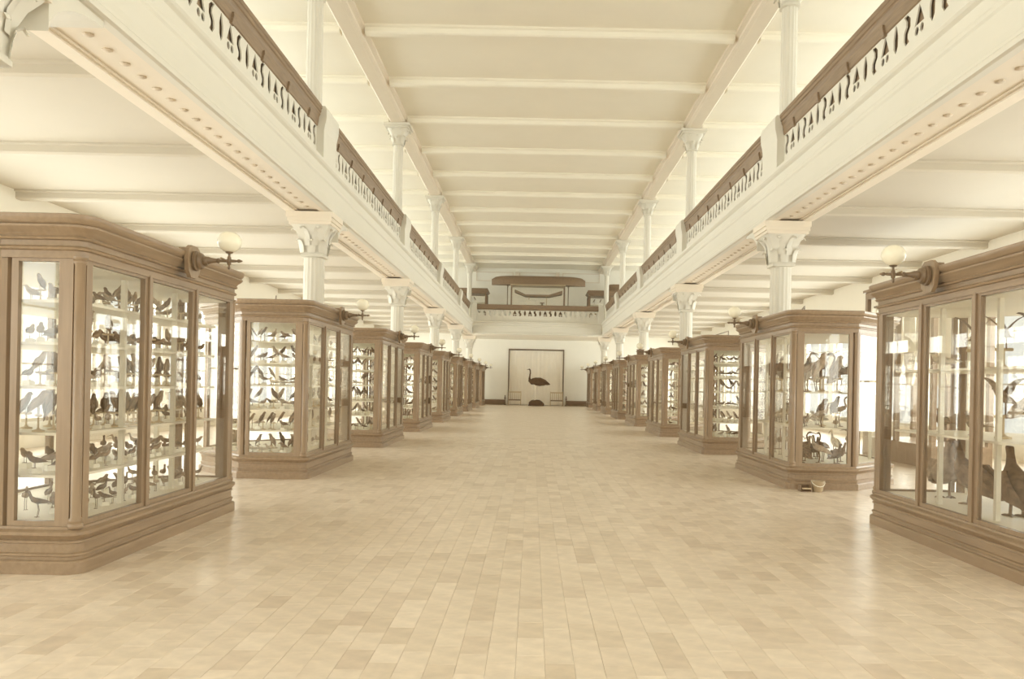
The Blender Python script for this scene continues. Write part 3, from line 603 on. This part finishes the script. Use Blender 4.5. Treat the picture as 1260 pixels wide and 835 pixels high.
# ---- the birds in them
rnd = random.Random(21)
COLW = {'songbird': 'on a white block', 'finch': 'on a low perch', 'parrot': 'on a perch', 'hawk': 'on a perch', 'soaring': 'on a stand'}
def fill(s, k):
    E, lv = CASES[(s, k)]; levels = [ZB+.012]+lv; D = E+.62
    big = (s, k) in ((1, 1), (1, 2))
    cn = case_name(s, k); grp = 'birds in the '+cn
    for li, z in enumerate(levels):
        top = (levels+[ZT-.03])[li+1]; room = top-z-.03
        slots = []
        if big:
            if (s, k) == (1, 1):
                slots = [(.38, y) for y in (.38, .90, 1.40, 1.80)] if li == 0 else [(.34, y) for y in (.3, .65, 1.0, 1.35, 1.75)]
                slots += [(.9, .8), (.9, 1.35)]
            else: slots = [(.20, .22), (.38, .24), (.54, .24), (.28, .42), (.47, .44), (.66, .46), (.84, .62), (.28, .68), (.52, .72), (.98, .84), (.28, .95), (.60, 1.0), (.28, 1.25), (.62, 1.35), (.30, 1.55), (.34, 1.82), (.93, 1.3)]
        elif k == 1:
            slots = [(.19, .19+.108*i) for i in range(17)]+[(.33, .2+.135*i) for i in range(13)]+[(.52, .42+.2*i) for i in range(7)]
        elif k in (2, 3):
            slots = [(.18+.105*i, .19) for i in range(5)]+[(.22+.12*i, .33) for i in range(5)]+[(.22, .55+.26*i) for i in range(6)]+[(.80+.12*i, .52+.12*i) for i in range(3)]
            if k == 3: slots = slots[:13]
        elif k <= 5: slots = [(.22, .22), (.38, .22), (.52, .24), (.3, .42), (.24, .8), (.24, 1.3)]
        else: slots = [(.2, .22), (.38, .22), (.22, .9)] if li % 2 == 0 else [(.24, .24), (.4, .3)]
        if s == 1 and k in (4, 5) and li in (0, 2, 4): slots = [(.22, .24), (.3, .7)]
        for (d, y) in slots:
            if d > D-.17 or (d > E-.02 and y < (d-E)+.18) or (d > E-.02 and y > CL-(d-E)-.18): continue
            if big:
                if (s, k) == (1, 1): pool = [['turkey', 'turkey', 'turkey'], ['soaring', 'pheasant', 'hawk', 'ibis'], ['hawk', 'soaring', 'gull']][li]
                else: pool = [['ibis', 'ibis', 'turkey', 'heron'], ['heron', 'hawk', 'gull', 'pheasant', 'ibis'], ['heron', 'soaring', 'hawk', 'ibis', 'heron']][li]
            elif k == 1: pool = [['wader', 'wader', 'songbird'], ['wader', 'songbird', 'songbird'], ['parrot', 'songbird', 'finch'], ['finch', 'songbird', 'songbird'], ['songbird', 'songbird', 'finch'], ['finch', 'songbird']][li]
            else:
                pool = [['gull', 'hawk', 'songbird', 'parrot'], ['parrot', 'hawk', 'songbird'], ['songbird', 'parrot', 'finch'], ['parrot', 'finch', 'songbird', 'gull'], ['songbird', 'finch'], ['songbird', 'finch', 'parrot']][li]
                if (s, k) == (1, 3): pool = ['songbird', 'songbird', 'finch', 'parrot']
                if s == 1 and k in (4, 5): pool = ['hawk', 'heron', 'pheasant'] if li in (0, 2) else ['hawk', 'songbird']
            key = rnd.choice(pool)
            H = {'songbird': .15, 'finch': .2, 'wader': .17, 'gull': .15, 'hawk': .37, 'pheasant': .2, 'heron': .54, 'soaring': .42, 'turkey': .44, 'ibis': .39, 'parrot': .24}[key]
            W = {'songbird': .11, 'finch': .07, 'wader': .12, 'gull': .2, 'hawk': .12, 'pheasant': .3, 'heron': .25, 'soaring': .3, 'turkey': .3, 'ibis': .24, 'parrot': .08}[key]
            LN = {'songbird': .187, 'finch': .11, 'wader': .18, 'gull': .27, 'hawk': .15, 'pheasant': .47, 'heron': .40, 'soaring': .30, 'turkey': .55, 'ibis': .385, 'parrot': .11}[key]
            gap = .36 if (s, k) == (1, 1) else (.30 if li == 2 else .25) if (s, k) == (1, 2) else (.11 if d < .25 else .135) if k == 1 else .125 if k < 4 else .17
            sc = min(room/H, 1.1, 1.18*gap/LN)*rnd.uniform(.86, 1)
            if (s, k) == (1, 1) and li == 0: sc = rnd.uniform(.92, 1)
            rz = rnd.choice([R(90), R(-90)])+rnd.uniform(-.7, .7) if (y > .5 or k == 1) else rnd.choice([0, R(180)])+rnd.uniform(-.6, .6)
            if key in ('pheasant', 'soaring', 'turkey') and big: rz = rnd.choice([R(90), R(-90)])+rnd.uniform(-.4, .4)
            tone = rnd.choice({'gull': ['pale', 'pale', 'buff'], 'turkey': ['dark', 'dark', 'brown'], 'soaring': ['dark', 'brown'], 'ibis': ['buff', 'dark', 'pale']}.get(key, ['dark', 'dark', 'brown', 'brown', 'buff']))
            where = 'end sash' if (y < .45 and k != 1) else 'sash nearest entrance' if y < .75 else 'middle sash' if y < 1.4 else 'sash nearest ostrich'
            lab = '%s, %s shelf, %s, %s' % (SP[key]['desc'], ORD[li+1], where, cn)
            place_bird(key, s*(AX+d)+rnd.uniform(-.008, .008), SPC*k+y+rnd.uniform(-.012, .012), z, rz, sc, lab, grp, tone)
for s in (-1, 1):
    for k in range(1, 10): fill(s, k)

# ================================================================ GAS BRACKETS on the cornices
GB = []
b = MB(); b.prism([(-.085, 1.68), (-.045, 1.64), (.045, 1.64), (.085, 1.68), (.10, 1.75), (.085, 1.82), (.045, 1.845), (-.045, 1.845), (-.085, 1.82), (-.10, 1.75)], .056, .082, 'x'); b.box(.0, .056, -.05, .05, 1.81, 1.83); GB.append(('backplate', b.mesh('backplate', M['wood'])))
b = MB(); b.lathe([(.05, .082), (.064, .087), (.064, .102), (.05, .108), (.05, .116), (.055, .12), (.046, .137), (.028, .142), (.032, .155), (.026, .17)], (0, 0, 1.75), 18, 'x'); GB.append(('rosette', smooth_some(b.mesh('rosette', M['iron']), 40)))
b = MB(); b.lathe([(.026, .168), (.018, .19), (.013, .225), (.017, .23), (.017, .24), (.010, .245), (.010, .29), (.018, .296), (.018, .312), (.010, .318), (.009, .345), (.006, .355), (.012, .362), (.012, .37), (.003, .39)], (0, 0, 1.755), 12, 'x'); GB.append(('arm', smooth_some(b.mesh('arm', M['iron']), 40)))
b = MB(); b.lathe([(.005, 1.70), (.009, 1.71), (.006, 1.725), (.013, 1.735), (.013, 1.775), (.008, 1.785), (.008, 1.80), (.022, 1.805), (.026, 1.815)], (.304, 0, 0), 12); GB.append(('gallery_cup', smooth_some(b.mesh('gallery_cup', M['iron']), 40)))
b = MB(); b.lathe([(.028, 1.813), (.048, 1.825), (.066, 1.845), (.076, 1.872), (.072, 1.90), (.058, 1.922), (.037, 1.936), (.03, 1.938)], (.304, 0, 0), 18); GB.append(('globe', smooth_some(b.mesh('globe', M['globe']), 60)))
b = MB(); b.tube([(.262, -.03, 1.768), (.262, 0, 1.768), (.262, .03, 1.768)], .006, 6); GB.append(('tap', b.mesh('tap', M['brass'])))
for s in (-1, 1):
    for k in range(1, 10):
        o = empty('gas_bracket', (s*(AX-.012), SPC*k+CL*.53, 1.62), 0 if s < 0 else R(180))
        tag(o, 'gas bracket with opal globe on cornice of '+case_name(s, k), 'gas lamp', 'gas brackets on the case cornices')
        for nm, me in GB: link(nm, me, o, (0, 0, -1.62))
# backplate sits against the cornice: its local -X side is the case

# ================================================================ OSTRICH GROUP at the end wall
YO = 38.55
m = MB(); bm2 = bmesh.new(); bmesh.ops.create_icosphere(bm2, subdivisions=3, radius=1)
for v in bm2.verts:
    n_ = .06*math.sin(v.co.x*7+1)+.05*math.sin(v.co.y*9)+.05*math.sin(v.co.z*11+v.co.x*5)
    e = .55; v.co = Vector((math.copysign(abs(v.co.x)**e, v.co.x), math.copysign(abs(v.co.y)**e, v.co.y), v.co.z))*(1+n_*.6)
m.add([(v.co.x*.36, v.co.y*.28, max(0, v.co.z*.29)) for v in bm2.verts], [tuple(v.index for v in f.verts) for f in bm2.faces]); bm2.free()
tag(m.obj('rock_mound', M['rock'], None, (.03, YO, 0), True), 'dark rockwork mound under the ostrich', 'mound')
m = MB()
body = [(.62, 1.02, .02, .015), (.52, 1.05, .08, .07), (.36, 1.12, .15, .13), (.15, 1.17, .2, .17), (-.08, 1.17, .2, .17), (-.26, 1.15, .15, .15), (-.34, 1.2, .075, .085), (-.36, 1.3, .04, .045), (-.345, 1.42, .03, .033), (-.325, 1.55, .027, .03), (-.33, 1.66, .028, .03), (-.36, 1.72, .035, .037), (-.41, 1.725, .028, .026)]
m.loft([(p[0], 0, p[1]) for p in body], [(p[2], p[3]) for p in body], 14)
m.loft([(-.4, 0, 1.723), (-.45, 0, 1.71), (-.5, 0, 1.70)], [(.024, .02), (.02, .012), (.006, .004)], 6, 1)
for sd in (-1, 1):
    m.loft([(-.25, sd*.15, 1.14), (-.05, sd*.2, 1.1), (.15, sd*.2, 1.06), (.38, sd*.14, 1.02)], [(.03, .05), (.05, .13), (.05, .12), (.02, .05)], 8)
    m.loft([(.0+sd*.05, sd*.09, 1.05), (.0+sd*.05, sd*.09, .88), (-.01+sd*.06, sd*.09, .7), (.02+sd*.07, sd*.09, .52), (-.01+sd*.07, sd*.09, .26)], [(.085, .1), (.07, .085), (.035, .04), (.022, .025), (.024, .028)], 8, 2)
    m.loft([(.03+sd*.07, sd*.09, .258), (-.05+sd*.07, sd*.09, .262), (-.14+sd*.07, sd*.1, .25)], [(.03, .015), (.03, .02), (.015, .008)], 6, 2)
o = m.obj('mounted_ostrich', [M['rock'], M['horn'], M['cloth']], None, (.05, YO, 0)); smooth_some(o.data, 60); o.location.z = .0
tag(o, 'dark mounted ostrich with pale legs standing on the rock mound', 'ostrich')
# hanging cloth in the recess
m = MB(); n = 90; vs = []; fs = []
for i in range(n+1):
    x = -RX+.02+(2*RX-.04)*i/n; d = .008*math.sin(i*.9)+.02*math.sin(i*.23+1)
    for z in (.02, RZ-.02): vs.append((x, Y1+.04+d, z)); vs.append((x, Y1+.052+d, z))
for i in range(n):
    k = i*4; fs += [(k, k+4, k+6, k+2), (k+1, k+3, k+7, k+5), (k, k+1, k+5, k+4), (k+2, k+6, k+7, k+3)]
m.add(vs, fs); o = m.obj('curtain', M['cloth']); smooth_some(o.data, 40); tag(o, 'pale curtain hanging in the recess behind the ostrich', 'curtain')
def settee(x, lab):
    r_ = empty('settee', (x, YO+.35, 0)); tag(r_, lab, 'settee', 'settees beside the ostrich')
    wd, dp = .29, .13
    for sx in (-1, 1):
        for sy in (-1, 1): b = MB(); hh = .68 if sy > 0 else .40; b.lathe([(.016, 0), (.02, .03), (.016, .1), (.022, .2), (.018, hh-.02), (.012, hh)], (sx*wd, sy*dp, 0), 8); b.obj('leg', M['straw'], r_)
        b = MB(); b.box(sx*wd-.02, sx*wd+.02, -dp-.02, dp-.02, .40, .43); b.obj('armrest', M['straw'], r_)
    b = MB(); b.box(-wd+.005, wd-.005, -dp-.03, dp+.01, .23, .28); b.obj('seat', M['dark'], r_)
    b = MB(); b.box(-wd+.02, wd-.02, dp-.015, dp+.015, .60, .66); b.obj('top_rail', M['straw'], r_)
    for i in range(5): b = MB(); xx = -wd+.09+i*(2*wd-.18)/4; b.box(xx-.012, xx+.012, dp-.01, dp+.01, .28, .60); b.obj('spindle', M['straw'], r_)
settee(-1.0, 'light spindle-back settee beside the ostrich, side facing the bucket'); settee(1.0, 'light spindle-back settee beside the ostrich, bucket side')
for s in (-1, 1):
    b = MB(); b.lathe([(.07, 0), (.07, .03), (.03, .05), (.025, .3), (.045, .32), (.045, .35), (.02, .37), (.02, .40), (.035, .43), (.02, .46), (.004, .47)], n=12)
    o = b.obj('stanchion', M['iron'], None, (s*1.47, YO+.55, 0)); smooth_some(o.data, 40); tag(o, 'short turned dark post beside the recess, '+ROW[s], 'post', 'posts flanking the recess')

# ================================================================ UPPER END GALLERY displays
ZG = 3.62
def hull(L_, H_, W_, n=24):
    m = MB(); vs = []; fs = []; k = 9
    for i in range(n+1):
        t = -1+2*i/n; e = (1-abs(t)**5)**.5 if abs(t) < 1 else 0
        wv = max(.015, W_*(1-abs(t)**3)); top = H_*(.58+.42*(1-abs(t)**6)**.6) if abs(t) < 1 else H_*.58
        bot = -.0+.0*t-.06*H_*abs(t)**2
        for j in range(k):
            a_ = math.pi*j/(k-1); vs.append((t*L_/2, math.cos(a_)*wv, bot+(top-bot)*math.sin(a_)**.8))
    for i in range(n):
        for j in range(k-1): q = i*k+j; fs.append((q, q+k, q+k+1, q+1))
        fs.append((i*k, i*k+k-1, (i+1)*k+k-1, (i+1)*k))
    fs += [tuple(range(k)), tuple(n*k+j for j in range(k))]
    m.add(vs, fs); return m
c_ = empty('model_case', (0, 36.95, ZG)); tag(c_, 'thin-framed glass case under the long canoe on the cross gallery', 'display case')
b = MB(); b.box(-1.2, 1.2, -.45, .45, 0, .64); b.box(-1.24, 1.24, -.49, .49, .64, .68); b.obj('base', M['dark'], c_)
for sx in (-1, 1):
    for sy in (-1, 1): b = MB(); b.box(sx*1.2-.02, sx*1.2+.02, sy*.43-.02, sy*.43+.02, .68, 1.84); b.obj('corner_post', M['dark'], c_)
b = MB(); b.box(-1.24, 1.24, -.47, .47, 1.84, 1.87); b.obj('top', M['straw'], c_)
for sy in (-1, 1): b = MB(); b.box(-1.18, 1.18, sy*.43-.003, sy*.43+.003, .68, 1.84); b.obj('pane', M['glass'], c_)
b = MB(); b.box(-.5, -.12, -.2, .2, 0, .5); b.box(-.54, -.08, -.24, .24, .5, .53)
tag(b.obj('plaster_block', M['shelf'], None, (0, 36.95, ZG+.68)), 'white plaster model inside the case under the canoe', 'model')
b = MB(); b.box(.16, .24, -.05, .05, 0, .4); b.box(.1, .3, -.1, .1, .4, .43)
tag(b.obj('small_pedestal', M['rail'], None, (0, 36.95, ZG+.68)), 'small brown pedestal inside the case under the canoe', 'pedestal')
b = MB()
b.prism([(-1.05, 1.66), (-.55, 1.44), (.5, 1.44), (1.1, 1.64), (1.1, 1.49), (.5, 1.36), (-.55, 1.36), (-1.05, 1.56)], -.3, .3)
o = b.obj('roof_model', M['rail'], None, (0, 36.95, ZG)); tag(o, 'shallow boat-shaped model held across the glass case', 'model')
for sx in (-1, 1):
    b = MB(); b.box(-.02, .02, -.35, -.31, .68, 1.36); b.obj('prop', M['straw'], o, (sx*.4, .33, 0))
hl = hull(4.25, .42, .32); o = hl.obj('canoe', M['rail'], None, (.02, 36.95, ZG+1.87)); smooth_some(o.data, 50)
o.location.z += .06*.42*U; tag(o, 'long dark canoe lying upturned on the glass case, cross gallery', 'canoe')
for sx in (-1, 1):
    b = MB(); b.box(-.03, .03, -.03, .03, 0, .05); b.box(-.02, .02, -.02, .02, .05, 1.82); b.box(-.03, .03, -.2, .2, 1.82, 1.86)
    tag(b.obj('canoe_prop', M['iron'], None, (sx*1.38, 36.95, ZG)), 'slim dark prop under the upturned canoe, '+ROW[sx], 'prop', 'props under the canoe')
for s in (-1, 1):
    c_ = empty('gallery_case', (s*3.35, 38.2, ZG)); tag(c_, 'dark-framed glass case on the cross gallery, '+ROW[s], 'display case', 'corner cases on the cross gallery')
    b = MB(); b.box(-1.0, 1.0, -.5, .5, 0, .4); b.obj('base', M['rail'], c_)
    b = MB(); b.prism([(-.95, 1.55), (-1.0, 1.6), (-1.08, 1.68), (-1.02, 1.8), (1.02, 1.8), (1.08, 1.68), (1.0, 1.6), (.95, 1.55)], -.55, .55); b.obj('cornice', M['dark'], c_)
    for sx in (-1, 0, 1):
        for sy in (-1, 1): b = MB(); b.box(sx*.95-.05, sx*.95+.05, sy*.45-.04, sy*.45+.04, .4, 1.55); b.obj('corner_post', M['dark'], c_)
    for sx in (-1, 1): b = MB(); b.box(*sorted((sx*.05, sx*.9)), -.453, -.447, .4, 1.55); b.obj('pane', M['glass'], c_)
    for z in (.75, 1.15): b = MB(); b.box(-.93, .93, -.35, .4, z, z+.02); b.obj('shelf', M['shelf'], c_)
    for z, li in ((.4, 'lowest'), (.77, 'middle'), (1.17, 'top')):
        for xx in (-.7, -.4, .4):
            place_bird('hawk', s*3.35+xx, 38.05, ZG+z, rnd.choice([0, 3.1]), .7, 'hawk on the %s shelf of the cross gallery case, %s' % (li, ROW[s]), 'hawks in the cross gallery cases')
hl = hull(2.0, .34, .3); o = hl.obj('canoe', M['rail'], None, (4.15, 38.2, ZG+1.83)); smooth_some(o.data, 50); tag(o, 'short dark canoe lying upturned on the dark-framed gallery case', 'canoe')

# ================================================================ SMALL THINGS
b = MB(); b.box(-.085, .085, -.06, .06, 0, .125); b.box(-.095, .095, -.07, .07, .125, .14)
tag(b.obj('small_box', M['dark'], None, (AX+.12, SPC*5+.25, 1.81)), 'small dark wooden box on top of the fifth case, bucket side', 'box')
def rod(x0, y0, x1, y1, lab):
    z = 1.81
    b = MB(); b.loft([(x0, y0, z+.012), ((x0+x1)/2, (y0+y1)/2, z+.06), (x1, y1, z+.108)], [(.008, .008)]*3, 6)
    b.lathe([(.012, 0), (.012, .012), (.006, .02), (.006, .1)], (x1, y1, z), 8)
    tag(b.obj('rod', M['iron']), lab, 'rod', 'rods resting on case tops')
rod(-AX-.42, SPC*2+.3, -AX-.56, SPC*2+.75, 'thin metal rod tilted on the eighth case, side facing the bucket')
rod(AX+.2, SPC*2+.4, AX+.36, SPC*2+.75, 'thin metal rod tilted on the case above the bucket')
rod(AX+.2, SPC*3+.3, AX+.5, SPC*3+.7, 'thin metal rod tilted on the seventh case, bucket side')
# bucket and dust box at the foot of a case
bx, by = AX+.22, SPC*2-.17
r_ = empty('bucket', (bx, by, 0)); tag(r_, 'small tin bucket on the floor at the foot of a case', 'bucket')
b = MB(); n = 18; pr = [(.046, 0), (.048, .004), (.064, .1), (.068, .103), (.068, .108), (.06, .106), (.044, .008), (.01, .007)]
b.lathe(pr, n=n); o = b.obj('pail', M['tin'], r_); smooth_some(o.data, 40)
b = MB(); pts = [(.066*math.cos(t), -.01-.02*math.sin(t), .105-.05*math.sin(t)) for t in [math.pi*i/8 for i in range(9)]]; b.tube([(p[0], -.068*math.sin(math.pi*i/8), p[2]) for i, p in enumerate(pts)], .004, 5); b.obj('handle', M['shelf'], r_)
r_ = empty('dust_box', (bx-.125, by+.02, 0)); tag(r_, 'low dark dust box beside the bucket', 'box')
b = MB(); b.box(-.05, .05, -.05, .05, 0, .006); b.box(-.05, .05, .044, .05, .006, .065); b.box(-.05, -.044, -.05, .044, .006, .06); b.box(.044, .05, -.05, .044, .006, .06); b.obj('tray', M['dark'], r_)
b = MB(); b.box(-.04, .04, -.09, -.05, .03, .04); b.obj('handle', M['straw'], r_)
# framed wall cabinet behind the second case
c_ = empty('tall_cabinet', (5.45, 11.7, 0)); tag(c_, 'tall dark-framed cabinet with white hangings behind the bucket case', 'cabinet')
b = MB(); b.box(-.4, .4, -1.1, 1.1, 0, .3); b.obj('base', M['wood'], c_)
b = MB(); b.box(-.4, .4, -1.1, 1.1, 2.44, 2.54); b.box(-.43, .43, -1.13, 1.13, 2.54, 2.58); b.obj('cornice', M['wood'], c_)
for sx in (-1, 1):
    for sy in (-1, 0, 1): b = MB(); b.box(sx*.37-.03, sx*.37+.03, sy*1.06-.04, sy*1.06+.04, .3, 2.44); b.obj('post', M['wood'], c_)
for sy in (-1, 1): b = MB(); b.box(-.372, -.368, *sorted((sy*.04, sy*1.02)), .3, 2.44); b.obj('pane', M['glass'], c_)
b = MB(); b.box(-.3, .34, -1.02, 1.02, 2.30, 2.33); b.obj('hanging_board', M['dark'], c_)
for i in range(5):
    b = MB(); yy = -.8+i*.4; b.loft([(0, yy, 2.30), (0, yy, 2.1), (.02, yy, 1.6), (0, yy, 1.1)], [(.05, .05), (.12, .1), (.14, .12), (.05, .05)], 8); b.obj('hanging', M['shelf'], c_)
